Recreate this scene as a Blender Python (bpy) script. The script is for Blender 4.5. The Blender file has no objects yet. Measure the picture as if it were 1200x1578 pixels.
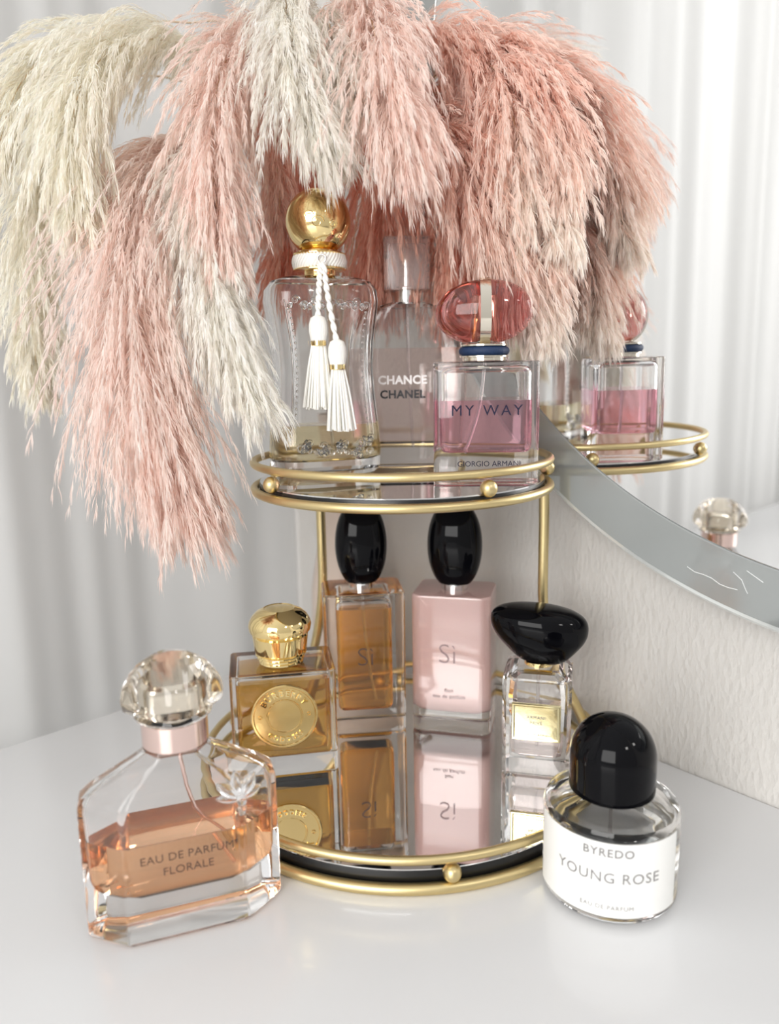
import bpy, math, random
import numpy as np
from mathutils import Vector, Matrix

scene = bpy.context.scene
COL = scene.collection
PI = math.pi

# ------------------------------------------------------------------ camera
def make_camera():
    cam = bpy.data.cameras.new('camera')
    ob = bpy.data.objects.new('camera', cam)
    COL.objects.link(ob)
    p, r = math.radians(10.6), math.radians(1.0)
    fw = Vector((0, math.cos(p), -math.sin(p)))
    up0 = Vector((0, math.sin(p), math.cos(p)))
    rt0 = Vector((1, 0, 0))
    rt = math.cos(r) * rt0 - math.sin(r) * up0
    up = math.cos(r) * up0 + math.sin(r) * rt0
    m = Matrix((rt, up, -fw)).transposed().to_4x4()
    m.translation = Vector((0, 0, 0.28))
    ob.matrix_world = m
    cam.sensor_fit = 'VERTICAL'
    cam.sensor_height = 24.0
    cam.lens = 1190 / 1578 * 24.0
    cam.clip_start = 0.01
    cam.dof.use_dof = True
    cam.dof.focus_distance = 0.475
    cam.dof.aperture_fstop = 3.2
    scene.camera = ob
make_camera()

# ------------------------------------------------------------------ light
scene.view_settings.view_transform = 'Standard'
scene.view_settings.look = 'None'
scene.view_settings.gamma = 1
scene.view_settings.use_curve_mapping = False
scene.view_settings.exposure = 0.0
cy = scene.cycles
cy.max_bounces = 22
cy.transmission_bounces = 20
cy.glossy_bounces = 10
cy.diffuse_bounces = 8
cy.transparent_max_bounces = 12
cy.caustics_reflective = True
cy.caustics_refractive = True
cy.sample_clamp_indirect = 6.0
cy.blur_glossy = 0.3
cy.use_denoising = True

world = bpy.data.worlds.new('daylight')
scene.world = world
world.use_nodes = True
wn, wl = world.node_tree.nodes, world.node_tree.links
wn.clear()
wout = wn.new('ShaderNodeOutputWorld')
wbg = wn.new('ShaderNodeBackground')
wtc = wn.new('ShaderNodeTexCoord')
wdot = wn.new('ShaderNodeVectorMath'); wdot.operation = 'DOT_PRODUCT'
wdot.inputs[1].default_value = Vector((-0.80, 0.25, 0.55)).normalized()
wramp = wn.new('ShaderNodeValToRGB')
wmap = wn.new('ShaderNodeMapRange')
wmap.inputs['From Min'].default_value = -1
wmap.inputs['From Max'].default_value = 1
wl.new(wtc.outputs['Generated'], wdot.inputs[0])
wl.new(wdot.outputs['Value'], wmap.inputs['Value'])
wl.new(wmap.outputs['Result'], wramp.inputs['Fac'])
cr = wramp.color_ramp
cr.elements[0].position = 0.0; cr.elements[0].color = (0.56, 0.545, 0.53, 1)
cr.elements[1].position = 1.0; cr.elements[1].color = (1.0, 1.0, 1.0, 1)
e = cr.elements.new(0.45); e.color = (0.72, 0.71, 0.70, 1)
e = cr.elements.new(0.72); e.color = (0.92, 0.92, 0.92, 1)
wl.new(wramp.outputs['Color'], wbg.inputs['Color'])
wbg.inputs['Strength'].default_value = 0.93
wl.new(wbg.outputs['Background'], wout.inputs['Surface'])

def area(name, loc, target, sx, sy, power, color=(1, 1, 1)):
    l = bpy.data.lights.new(name, 'AREA')
    l.shape = 'RECTANGLE'; l.size = sx; l.size_y = sy
    l.energy = power; l.color = color
    o = bpy.data.objects.new(name, l)
    COL.objects.link(o)
    o.location = loc
    d = Vector(target) - Vector(loc)
    o.rotation_euler = d.to_track_quat('-Z', 'Y').to_euler()
    return o
area('window_light', (-0.62, -0.95, 0.62), (0, 0.5, 0.32), 1.0, 0.9, 19, (1, .985, .965))
area('curtain_window_light', (-1.02, 0.38, 0.75), (-0.78, 0.12, 0.5), 0.6, 1.0, 3.2)
area('room_lamp', (0.75, -0.75, 1.15), (0, 0.5, 0.2), 0.16, 0.16, 2.2, (1, .97, .93))

# ------------------------------------------------------------------ materials
def new_mat(name):
    m = bpy.data.materials.new(name)
    m.use_nodes = True
    n = m.node_tree.nodes
    b = n.get('Principled BSDF')
    return m, n, m.node_tree.links, b

def pbr(name, col, rough=0.5, metal=0.0, trans=0.0, ior=1.45, coat=0.0, bump=None, spec=0.5, var=None, sss=0.0):
    m, n, l, b = new_mat(name)
    b.inputs['Base Color'].default_value = (*col, 1)
    b.inputs['Roughness'].default_value = rough
    b.inputs['Metallic'].default_value = metal
    b.inputs['Transmission Weight'].default_value = trans
    b.inputs['IOR'].default_value = ior
    b.inputs['Coat Weight'].default_value = coat
    b.inputs['Specular IOR Level'].default_value = spec
    if sss:
        b.inputs['Subsurface Weight'].default_value = sss
        b.inputs['Subsurface Scale'].default_value = 0.004
    if bump or var:
        tc = n.new('ShaderNodeTexCoord')
        no = n.new('ShaderNodeTexNoise')
        l.new(tc.outputs['Object'], no.inputs['Vector'])
        no.inputs['Scale'].default_value = (bump or var)[0]
        no.inputs['Detail'].default_value = 5
        if bump:
            bp = n.new('ShaderNodeBump')
            bp.inputs['Strength'].default_value = bump[1]
            bp.inputs['Distance'].default_value = bump[2]
            l.new(no.outputs['Fac'], bp.inputs['Height'])
            l.new(bp.outputs['Normal'], b.inputs['Normal'])
        if var:
            mx = n.new('ShaderNodeMix'); mx.data_type = 'RGBA'
            mx.inputs['A'].default_value = (*[c * (1 - var[1]) for c in col], 1)
            mx.inputs['B'].default_value = (*[min(1, c * (1 + var[1])) for c in col], 1)
            l.new(no.outputs['Fac'], mx.inputs['Factor'])
            l.new(mx.outputs['Result'], b.inputs['Base Color'])
    return m

M = {}
M['glass'] = pbr('clear_glass', (0.985, 0.985, 0.985), 0.0, trans=1, ior=1.45)
M['glass_cap'] = pbr('pink_cap_glass', (0.90, 0.42, 0.42), 0.0, trans=1, ior=1.45)
M['crystal'] = pbr('crystal_cap_glass', (0.985, 0.96, 0.94), 0.0, trans=1, ior=1.5)
M['cap_clear'] = pbr('clear_plastic', (0.97, 0.90, 0.88), 0.12, trans=.86, ior=1.42)
def liquid(name, col): return pbr(name, col, 0.0, trans=1, ior=1.34)
M['amber'] = liquid('amber_perfume', (0.95, 0.50, 0.12))
M['peach'] = liquid('peach_perfume', (0.95, 0.55, 0.31))
M['golden'] = liquid('golden_perfume', (0.74, 0.42, 0.09))
M['rose'] = liquid('rose_perfume', (0.91, 0.53, 0.62))
M['blush'] = liquid('blush_perfume', (0.97, 0.83, 0.80))
M['pale'] = liquid('pale_perfume', (0.86, 0.77, 0.52))
M['faint'] = liquid('faint_pink_perfume', (0.96, 0.84, 0.82))
M['lacquer_pink'] = pbr('pink_lacquer', (0.76, 0.52, 0.48), 0.22, coat=0.6, var=(9, .04))
M['gold_satin'] = pbr('satin_gold', (0.68, 0.55, 0.29), 0.36, metal=1, var=(120, .04))
M['gold'] = pbr('polished_gold', (0.93, 0.73, 0.36), 0.06, metal=1)
M['gold_pale'] = pbr('pale_gold', (0.74, 0.66, 0.40), 0.16, metal=1, bump=(60, .15, .002))
M['gold_medal'] = pbr('brushed_gold', (0.78, 0.58, 0.26), 0.2, metal=1)
M['silver'] = pbr('silver_metal', (0.80, 0.80, 0.79), 0.09, metal=1)
M['champagne'] = pbr('champagne_metal', (0.80, 0.74, 0.63), 0.1, metal=1)
M['rose_gold'] = pbr('rose_gold_metal', (0.86, 0.66, 0.60), 0.18, metal=1)
M['black'] = pbr('black_lacquer', (0.002, 0.002, 0.003), 0.04, ior=1.33, spec=0.32)
M['black_matte'] = pbr('black_edge', (0.008, 0.008, 0.008), 0.3)
M['ink'] = pbr('black_ink', (0.03, 0.03, 0.035), 0.4)
M['ink_grey'] = pbr('grey_ink', (0.22, 0.21, 0.21), 0.5)
M['ink_navy'] = pbr('navy_ink', (0.012, 0.010, 0.035), 0.8)
M['ink_brown'] = pbr('brown_ink', (0.09, 0.045, 0.03), 0.4)
M['ink_mauve'] = pbr('mauve_ink', (0.27, 0.17, 0.17), 0.4)
M['ink_white'] = pbr('white_ink', (0.95, 0.93, 0.92), 0.4)
M['navy'] = pbr('navy_cord', (0.010, 0.030, 0.085), 0.55, bump=(900, .6, .0006))
M['mirror'] = pbr('mirror_silver', (0.90, 0.90, 0.90), 0.008, metal=1)
M['paper'] = pbr('white_paper', (0.86, 0.86, 0.84), 0.55)
M['thread'] = pbr('white_thread', (0.90, 0.89, 0.85), 0.7)
M['tube'] = pbr('dip_tube', (0.93, 0.90, 0.90), 0.15, trans=0.8, ior=1.38)
M['table'] = pbr('white_gloss_laminate', (0.74, 0.745, 0.755), 0.18, coat=0.2, var=(3, .01))
M['vase'] = pbr('beige_ceramic', (0.62, 0.52, 0.45), 0.35)
M['floor'] = pbr('floor_boards', (0.42, 0.40, 0.38), 0.5, var=(4, .1))
M['border'] = pbr('grey_border_glass', (0.37, 0.39, 0.385), 0.10, metal=0.35, coat=0.3)
M['edge'] = pbr('mirror_edge_glass', (0.74, 0.77, 0.76), 0.12, metal=0.3)
M['chip'] = pbr('scratch', (0.95, 0.97, 0.97), 0.3)
M['under'] = pbr('grey_underside', (0.45, 0.43, 0.40), 0.5)
M['stemmat'] = pbr('dry_stem', (0.66, 0.50, 0.33), 0.7, var=(60, .15))

def wallpaper():
    m, n, l, b = new_mat('textured_wallpaper')
    b.inputs['Base Color'].default_value = (0.655, 0.635, 0.605, 1)
    b.inputs['Roughness'].default_value = 0.75
    tc = n.new('ShaderNodeTexCoord')
    mp = n.new('ShaderNodeMapping'); mp.inputs['Scale'].default_value = (1, 1, 0.45)
    no = n.new('ShaderNodeTexNoise'); no.inputs['Scale'].default_value = 420; no.inputs['Detail'].default_value = 3
    vo = n.new('ShaderNodeTexVoronoi'); vo.inputs['Scale'].default_value = 260
    ad = n.new('ShaderNodeMath'); ad.operation = 'ADD'
    bp = n.new('ShaderNodeBump'); bp.inputs['Strength'].default_value = 0.55; bp.inputs['Distance'].default_value = 0.0012
    l.new(tc.outputs['Object'], mp.inputs['Vector'])
    l.new(mp.outputs['Vector'], no.inputs['Vector']); l.new(mp.outputs['Vector'], vo.inputs['Vector'])
    l.new(no.outputs['Fac'], ad.inputs[0]); l.new(vo.outputs['Distance'], ad.inputs[1])
    l.new(ad.outputs[0], bp.inputs['Height']); l.new(bp.outputs['Normal'], b.inputs['Normal'])
    return m
M['wall'] = wallpaper()

def cloth(name, col, tr):
    m, n, l, b = new_mat(name)
    out = [x for x in n if x.type == 'OUTPUT_MATERIAL'][0]
    n.remove(b)
    d = n.new('ShaderNodeBsdfDiffuse'); t = n.new('ShaderNodeBsdfTranslucent'); mx = n.new('ShaderNodeMixShader')
    no = n.new('ShaderNodeTexNoise'); no.inputs['Scale'].default_value = 700
    tc = n.new('ShaderNodeTexCoord')
    bp = n.new('ShaderNodeBump'); bp.inputs['Strength'].default_value = .2; bp.inputs['Distance'].default_value = .0005
    l.new(tc.outputs['Object'], no.inputs['Vector']); l.new(no.outputs['Fac'], bp.inputs['Height']); l.new(bp.outputs['Normal'], d.inputs['Normal'])
    d.inputs['Color'].default_value = (*col, 1); t.inputs['Color'].default_value = (*col, 1)
    mx.inputs['Fac'].default_value = tr
    l.new(d.outputs[0], mx.inputs[1]); l.new(t.outputs[0], mx.inputs[2]); l.new(mx.outputs[0], out.inputs['Surface'])
    return m
M['curtain'] = cloth('sheer_curtain', (0.70, 0.70, 0.69), 0.40)

def feather():
    m, n, l, b = new_mat('pampas_fibre')
    out = [x for x in n if x.type == 'OUTPUT_MATERIAL'][0]
    n.remove(b)
    at = n.new('ShaderNodeAttribute'); at.attribute_name = 'fibre'
    d = n.new('ShaderNodeBsdfDiffuse'); t = n.new('ShaderNodeBsdfTranslucent'); mx = n.new('ShaderNodeMixShader')
    l.new(at.outputs['Color'], d.inputs['Color']); l.new(at.outputs['Color'], t.inputs['Color'])
    mx.inputs['Fac'].default_value = 0.48
    l.new(d.outputs[0], mx.inputs[1]); l.new(t.outputs[0], mx.inputs[2]); l.new(mx.outputs[0], out.inputs['Surface'])
    return m
M['feather'] = feather()

# ------------------------------------------------------------------ mesh helpers
def mk(name, verts, faces, mat, parent=None, smooth=35, loc=None):
    me = bpy.data.meshes.new(name)
    me.from_pydata([tuple(v) for v in verts], [], faces)
    me.update()
    if mat: me.materials.append(mat)
    if smooth:
        me.shade_smooth()
        me.set_sharp_from_angle(angle=math.radians(smooth))
    o = bpy.data.objects.new(name, me)
    COL.objects.link(o)
    if parent: o.parent = parent
    if loc: o.location = loc
    return o

class Geo:
    def __init__(s): s.v = []; s.f = []
    def loft(s, loops, close=True, cap=True, flip=False):
        n = len(loops[0]); b = len(s.v); fs = []
        for L in loops: s.v += [tuple(p) for p in L]
        for i in range(len(loops) - 1):
            for j in range(n if close else n - 1):
                k = (j + 1) % n
                fs.append((b + i * n + j, b + i * n + k, b + (i + 1) * n + k, b + (i + 1) * n + j))
        if cap:
            fs.append(tuple(b + j for j in range(n))[::-1])
            fs.append(tuple(b + (len(loops) - 1) * n + j for j in range(n)))
        if flip: fs = [f[::-1] for f in fs]
        s.f += fs
        return s
    def lathe(s, prof, n=48, c=(0, 0, 0), ex=1.0, ey=1.0):
        # profile from bottom to top: (radius, z); ends with radius 0 or capped
        loops = [[(c[0] + max(r, 1e-5) * ex * math.cos(2 * PI * j / n), c[1] + max(r, 1e-5) * ey * math.sin(2 * PI * j / n), c[2] + z) for j in range(n)] for r, z in prof]
        return s.loft(loops)
    def torus(s, R, r, c=(0, 0, 0), n=96, m=14, arc=None):
        b = len(s.v)
        for i in range(n):
            a = 2 * PI * i / n
            for j in range(m):
                t = 2 * PI * j / m
                q = R + r * math.cos(t)
                s.v.append((c[0] + q * math.cos(a), c[1] + q * math.sin(a), c[2] + r * math.sin(t)))
        for i in range(n):
            for j in range(m):
                s.f.append((b + i * m + j, b + ((i + 1) % n) * m + j, b + ((i + 1) % n) * m + (j + 1) % m, b + i * m + (j + 1) % m))
        return s
    def tube(s, pts, r, m=12):
        pts = [Vector(p) for p in pts]
        rr = r if isinstance(r, (list, tuple)) else [r] * len(pts)
        loops = []; ref = None
        for i, p in enumerate(pts):
            t = (pts[min(i + 1, len(pts) - 1)] - pts[max(i - 1, 0)]).normalized()
            if ref is None: ref = Vector((1, 0, 0)) if abs(t.x) < .8 else Vector((0, 1, 0))
            u = (ref - t * ref.dot(t)).normalized(); w = t.cross(u); ref = u
            loops.append([p + (u * math.cos(2 * PI * j / m) + w * math.sin(2 * PI * j / m)) * rr[i] for j in range(m)])
        return s.loft(loops)
    def sphere(s, c, r, n=20, m=12, sc=(1, 1, 1)):
        return s.loft([[(c[0] + sc[0] * r * math.sin(PI * i / m) * math.cos(2 * PI * j / n) if 0 < i < m else c[0] + 1e-6 * math.cos(2 * PI * j / n),
                         c[1] + sc[1] * r * math.sin(PI * i / m) * math.sin(2 * PI * j / n) if 0 < i < m else c[1] + 1e-6 * math.sin(2 * PI * j / n),
                         c[2] - sc[2] * r * math.cos(PI * i / m)) for j in range(n)] for i in range(m + 1)])
    def obj(s, name, mat, parent=None, smooth=35, loc=None): return mk(name, s.v, s.f, mat, parent, smooth, loc)

def rrect(w, d, r, z, n=5, cx=0, cy=0):
    r = max(min(r, w / 2 - 1e-4, d / 2 - 1e-4), 1e-4)
    out = []
    for k, (sx, sy) in enumerate(((1, 1), (-1, 1), (-1, -1), (1, -1))):
        for i in range(n + 1):
            a = PI / 2 * k + PI / 2 * i / n
            out.append((cx + sx * (w / 2 - r) + r * math.cos(a), cy + sy * (d / 2 - r) + r * math.sin(a), z))
    return out

def ellip(w, d, z, n=48, p=2.0, cx=0, cy=0):
    out = []
    for i in range(n):
        a = 2 * PI * i / n; c_, s_ = math.cos(a), math.sin(a)
        out.append((cx + w / 2 * math.copysign(abs(c_) ** (2 / p), c_), cy + d / 2 * math.copysign(abs(s_) ** (2 / p), s_), z))
    return out

def block(w, d, r, z0, z1, b, loopf=None, steps=4, taper=None):
    """rounded slab: loops bottom to top with rounded top and bottom edges"""
    f = loopf or (lambda ins, z: rrect(w * (taper(z) if taper else 1) - 2 * ins, d - 2 * ins, max(r - ins, b * .3), z))
    L = []
    for i in range(steps + 1):
        a = PI / 2 * i / steps
        L.append(f(b * (1 - math.sin(a)), z0 + b * (1 - math.cos(a))))
    if taper:
        for k in range(1, 6): L.append(f(0, z0 + b + (z1 - z0 - 2 * b) * k / 6))
    for i in range(steps + 1):
        a = PI / 2 * i / steps
        L.append(f(b * (1 - math.cos(a)), z1 - b + b * math.sin(a)))
    return L

def thing(name, label, cat, loc=(0, 0, 0), rot=0, group=None):
    o = bpy.data.objects.new(name, None)
    COL.objects.link(o)
    o.empty_display_size = .02
    o.location = loc; o.rotation_euler = (0, 0, math.radians(rot))
    o['label'] = label; o['category'] = cat
    if group: o['group'] = group
    return o
def tag(o, label, cat, group=None):
    o['label'] = label; o['category'] = cat
    if group: o['group'] = group
    return o
def struct(o): o['kind'] = 'structure'; return o

def text_verts(body, size, spacing=1.0, bold=0.0, extr=0.0):
    cu = bpy.data.curves.new('t', 'FONT')
    cu.body = body; cu.size = size; cu.space_character = spacing
    cu.align_x = 'CENTER'; cu.align_y = 'CENTER'; cu.offset = bold; cu.extrude = extr; cu.resolution_u = 3
    o = bpy.data.objects.new('t', cu)
    COL.objects.link(o)
    dg = bpy.context.evaluated_depsgraph_get()
    me = bpy.data.meshes.new_from_object(o.evaluated_get(dg))
    v = [tuple(x.co) for x in me.vertices]; f = [tuple(p.vertices) for p in me.polygons]
    bpy.data.objects.remove(o); bpy.data.curves.remove(cu); bpy.data.meshes.remove(me)
    return v, f

def lettering(lines, parent, mat, y, name='lettering', xform=None, extr=0.00008):
    """lines: (text, size, x, z, spacing, bold); text stands on the plane y=const facing -y"""
    g = Geo()
    for (t, size, x, z, sp, bold) in lines:
        v, f = text_verts(t, size, sp, bold, extr)
        b = len(g.v)
        for (a, c, e) in v:
            P = (x + a, y - e, z + c)
            g.v.append(xform(P) if xform else P)
        g.f += [tuple(b + i for i in q) for q in f]
    return g.obj(name, mat, parent, smooth=0)

# ------------------------------------------------------------------ setting
NW = Vector((0.7563, 0.6542, 0)); DW = 0.4782          # the wall on the right
UW = Vector((0.6542, -0.7563, 0))                       # along it, towards the camera
NB = Vector((-0.6826, 0.7308, 0)); DB = 0.6015          # the table's back edge
UB = Vector((-0.7308, -0.6826, 0))                      # along it, to the left
def isect(dw, db):
    det = NW.x * NB.y - NW.y * NB.x
    return Vector(((dw * NB.y - NW.y * db) / det, (NW.x * db - dw * NB.x) / det, 0))

def wall():
    g = Geo()
    A = isect(DW, DB + 0.118); B = A + UW * 2.2
    t = NW * 0.08
    g.loft([[(p.x, p.y, z) for p in (A, B, B + t, A + t)] for z in (-0.75, 1.75)])
    struct(g.obj('wall_right', M['wall'], smooth=0))
wall()
def floor():
    g = Geo()
    c = Vector((-0.3, 0.2, 0))
    g.loft([[(c.x + sx * 2.2, c.y + sy * 2.2, z) for sx, sy in ((-1, -1), (1, -1), (1, 1), (-1, 1))] for z in (-0.79, -0.75)])
    struct(g.obj('floor', M['floor'], smooth=0))
floor()

def table():
    C0 = isect(DW - 0.0015, DB)
    right = C0 + UW * 1.0
    left = C0 + UB * 1.35
    t = thing('dressing_table', 'white glossy dressing table top carrying the perfume bottles and the stand', 'table', (C0.x, C0.y, -0.75))
    def slab(z0, z1, ins=0.0, b=0.002):
        g = Geo(); L = []
        for i in range(5):
            a = PI / 2 * i / 4; L.append((b * (1 - math.sin(a)) + ins, z0 + b * (1 - math.cos(a))))
        for i in range(5):
            a = PI / 2 * i / 4; L.append((b * (1 - math.cos(a)) + ins, z1 - b + b * math.sin(a)))
        W_, D_ = 1.35, 0.95
        loops = []
        for k, z in L:
            loops.append([tuple((UB * p + UW * q) + Vector((0, 0, z + 0.75))) for p, q in ((k * 0, k * 0 ), (k * 0, D_ - k), (W_ - k, D_ - k), (W_ - k, k))])
        return g.loft(loops, flip=True)
    slab(-0.028, 0.0).obj('table_top', M['table'], t, smooth=40)
    for nm, p, q in (('side_panel', 1.30, 0.03), ('side_panel', 0.02, 0.03)):
        g = Geo()
        a = UB * p + UW * q; 
        g.loft([[tuple(a + UB * i + UW * j + Vector((0, 0, z))) for i, j in ((0, 0), (0, 0.86), (0.022, 0.86), (0.022, 0))] for z in (0, 0.722)], flip=True)
        g.obj(nm, M['table'], t, smooth=0)
table()

def curtain():
    rng = random.Random(4)
    A = isect(DW, DB + 0.062)
    g = Geo(); n = 700; L = 2.1
    cols = []
    ph = [rng.uniform(0, 6.28) for _ in range(8)]
    for k, z in enumerate(np.linspace(-0.72, 1.75, 14)):
        row = []
        for i in range(n + 1):
            u = L * i / n
            w = 0.016 * math.sin(u * 42 + 1.8 * math.sin(u * 9 + ph[0]) + .10 * z) + 0.006 * math.sin(u * 75 + 1.7 * math.sin(u * 15 + ph[1]) + ph[2]) \
                + 0.002 * math.sin(u * 130 + 2 * math.sin(u * 23 + ph[3])) + 0.006 * math.sin(u * 17 + ph[4])
            w *= (0.75 + 0.1 * math.sin(u * 7 + z * 1.3))
            f = min(1, u / .05)
            p = A + UB * (u + 0.002) + NB * (0.03 + w * f)
            row.append((p.x, p.y, z))
        cols.append(row)
    g.loft(cols, close=False, cap=False)
    o = g.obj('curtain', M['curtain'], smooth=180)
    tag(o, 'sheer white curtain hanging in soft vertical folds behind the table', 'curtain')
curtain()

def round_mirror():
    off = 0.0355
    n = Vector((0.7563, 0.6542, 0.0130)).normalized()
    d = 0.4425
    u = Vector((n.y, -n.x, 0)).normalized()           # towards the camera side
    v = u.cross(n); v = -v if v.z < 0 else v
    f = -n                                             # front normal
    # centre measured in the (u, v) frame of the plane
    cen = n * d + u * -0.1185 + v * 0.481
    cen += n * (d - cen.dot(n))
    t = thing('round_wall_mirror', 'large round frameless mirror with a wide grey glass border on the wall', 'mirror', tuple(cen))
    def P(a, r, h):   # h towards the viewer
        q = u * (r * math.cos(a)) + v * (r * math.sin(a)) + f * h
        return tuple(q)
    N = 240
    def rings(lst, cap=False):
        return [[P(2 * PI * j / N, r, h) for j in range(N)] for r, h in lst]
    g = Geo(); g.loft(rings([(0.3275, -0.004), (0.3275, -0.0002), (0.3270, 0.0)])); g.obj('mirror_glass', M['mirror'], t, smooth=20)
    g = Geo(); L = rings([(0.3277, -0.004), (0.3277, 0.0), (0.3283, 0.0005), (0.3600, 0.0005), (0.3603, 0.0), (0.3603, -0.004), (0.3277, -0.004)]); g.loft(L, cap=False); g.obj('grey_border', M['border'], t, smooth=20)
    g = Geo(); L = rings([(0.3604, -0.004), (0.3604, -0.0001), (0.3625, -0.0004), (0.3648, -0.0032), (0.3651, -0.0062), (0.3604, -0.0062), (0.3604, -0.004)]); g.loft(L, cap=False); g.obj('bevelled_edge', M['edge'], t, smooth=25)
    g = Geo(); g.loft(rings([(0.31, -0.0352), (0.31, -0.0063)])); g.obj('backing_box', M['table'], t, smooth=30)
    # scratches and chips in the border glass
    def mark(pts, w):
        gg = Geo()
        for seg in pts:
            b = []
            for (uu, vv) in seg:
                b.append(u * uu + v * vv + f * 0.0007)
            gg.tube(b, w, 6)
        gg.obj('scratch', M['chip'], t, smooth=60)
    def uv(al, r): return (r * math.cos(al), r * math.sin(al))
    a0 = math.radians(255)
    mark([[uv(math.radians(251.5 + k * .9), 0.3485 + 0.0008 * math.sin(k * 1.8)) for k in range(7)]], 0.00022)
    mark([[uv(math.radians(256.0), .3385), uv(math.radians(257.0), .3410), uv(math.radians(257.6), .3455), uv(math.radians(257.9), .3475)]], 0.00018)
    mark([[uv(math.radians(257.2), .3345), uv(math.radians(259.0), .3375)]], 0.00018)
    mark([[uv(math.radians(232.4), .3618), uv(math.radians(232.9), .3606), uv(math.radians(233.4), .3618)]], 0.0004)
round_mirror()

# ------------------------------------------------------------------ stand
SC = Vector((0.0086, 0.511, 0))
def stand():
    t = thing('two_tier_tray_stand', 'two-tier brass gold tray stand with round mirrored shelves', 'tray stand', tuple(SC))
    def pt(R, deg, z):   # deg measured from the front, + to the right
        a = math.radians(deg)
        return (R * math.sin(a), -R * math.cos(a), z)
    def tier(R, z, tr, rr, balls, br, up):
        Geo().torus(R, tr, (0, 0, z), 160).obj('tray_ring', M['gold_satin'], t, 60)
        Geo().torus(R, rr, (0, 0, z + 0.0172), 160).obj('guard_rail', M['gold_satin'], t, 60)
        g = Geo(); g.lathe([(R - tr - .0009, z - .0005), (R - tr - .0004, z), (R - tr - .0004, z + up - .0012), (R - tr - .0006, z + up - .0008)], 160); g.obj('black_tray_board', M['black_matte'], t, 40)
        g = Geo(); g.lathe([(R - tr - .002, z - .0012), (R - tr - .002, z - .0006)], 96); g.obj('tray_underside', M['under'], t, 40)
        g = Geo(); g.lathe([(R - tr - .0008, z + up - .0007), (R - tr - .0008, z + up)], 160); g.obj('mirror_plate', M['mirror'], t, 30)
        for dg in balls:
            p = pt(R, dg, z + 0.0086)
            g = Geo(); g.sphere((0, 0, 0), br, 24, 14); o = g.obj('brass_ball', M['gold_satin'], t, 60, loc=p)
    tier(0.1395, 0.0034, 0.0033, 0.0026, (9, 69, 129, 189, 249, 309), 0.0052, .0090)
    tier(0.0970, 0.2040, 0.0028, 0.0025, (-54, 29, 90, 150, -114), 0.0050, .0050)
    for dg in (100.5, -142.0):
        a = math.radians(dg); dx, dy = math.sin(a), -math.cos(a)
        pts = []
        for z, r in ((0.2065, .0995), (.195, .1005), (.17, .1010), (.14, .1010), (.115, .1015), (.095, .1045), (.075, .110), (.055, .1175), (.035, .1275), (.02, .1345), (.008, .1385)):
            pts.append(Vector((dx * r, dy * r, z)))
        # smooth the path
        q = []
        for i in range(len(pts) - 1):
            p0, p1, p2, p3 = pts[max(i - 1, 0)], pts[i], pts[i + 1], pts[min(i + 2, len(pts) - 1)]
            for k in range(5):
                s = k / 5
                q.append(0.5 * ((2 * p1) + (p2 - p0) * s + (2 * p0 - 5 * p1 + 4 * p2 - p3) * s * s + (3 * p1 - p0 - 3 * p2 + p3) * s ** 3))
        q.append(pts[-1])
        Geo().tube(q, 0.0036, 16).obj('pole', M['gold_satin'], t, 60)
stand()
ZB, ZT = 0.0126, 0.2092       # top faces of the two mirror plates

def dip(g_parent, x, y, z0, z1, bend=0.006, r=0.0011, mat=None, dx=0):
    pts = [(x + dx * (1 - k / 10) + bend * (1 - k / 10) ** 2, y, z0 + (z1 - z0) * k / 10) for k in range(11)]
    Geo().tube(pts, r, 10).obj('dip_tube', mat or M['tube'], g_parent, 60)

def glass_body(parent, outer, inner, name='glass_body'):
    g = Geo(); g.loft(outer); g.loft(inner, flip=True)
    return g.obj(name, M['glass'], parent, 30)
EPS = 0.00012

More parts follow.
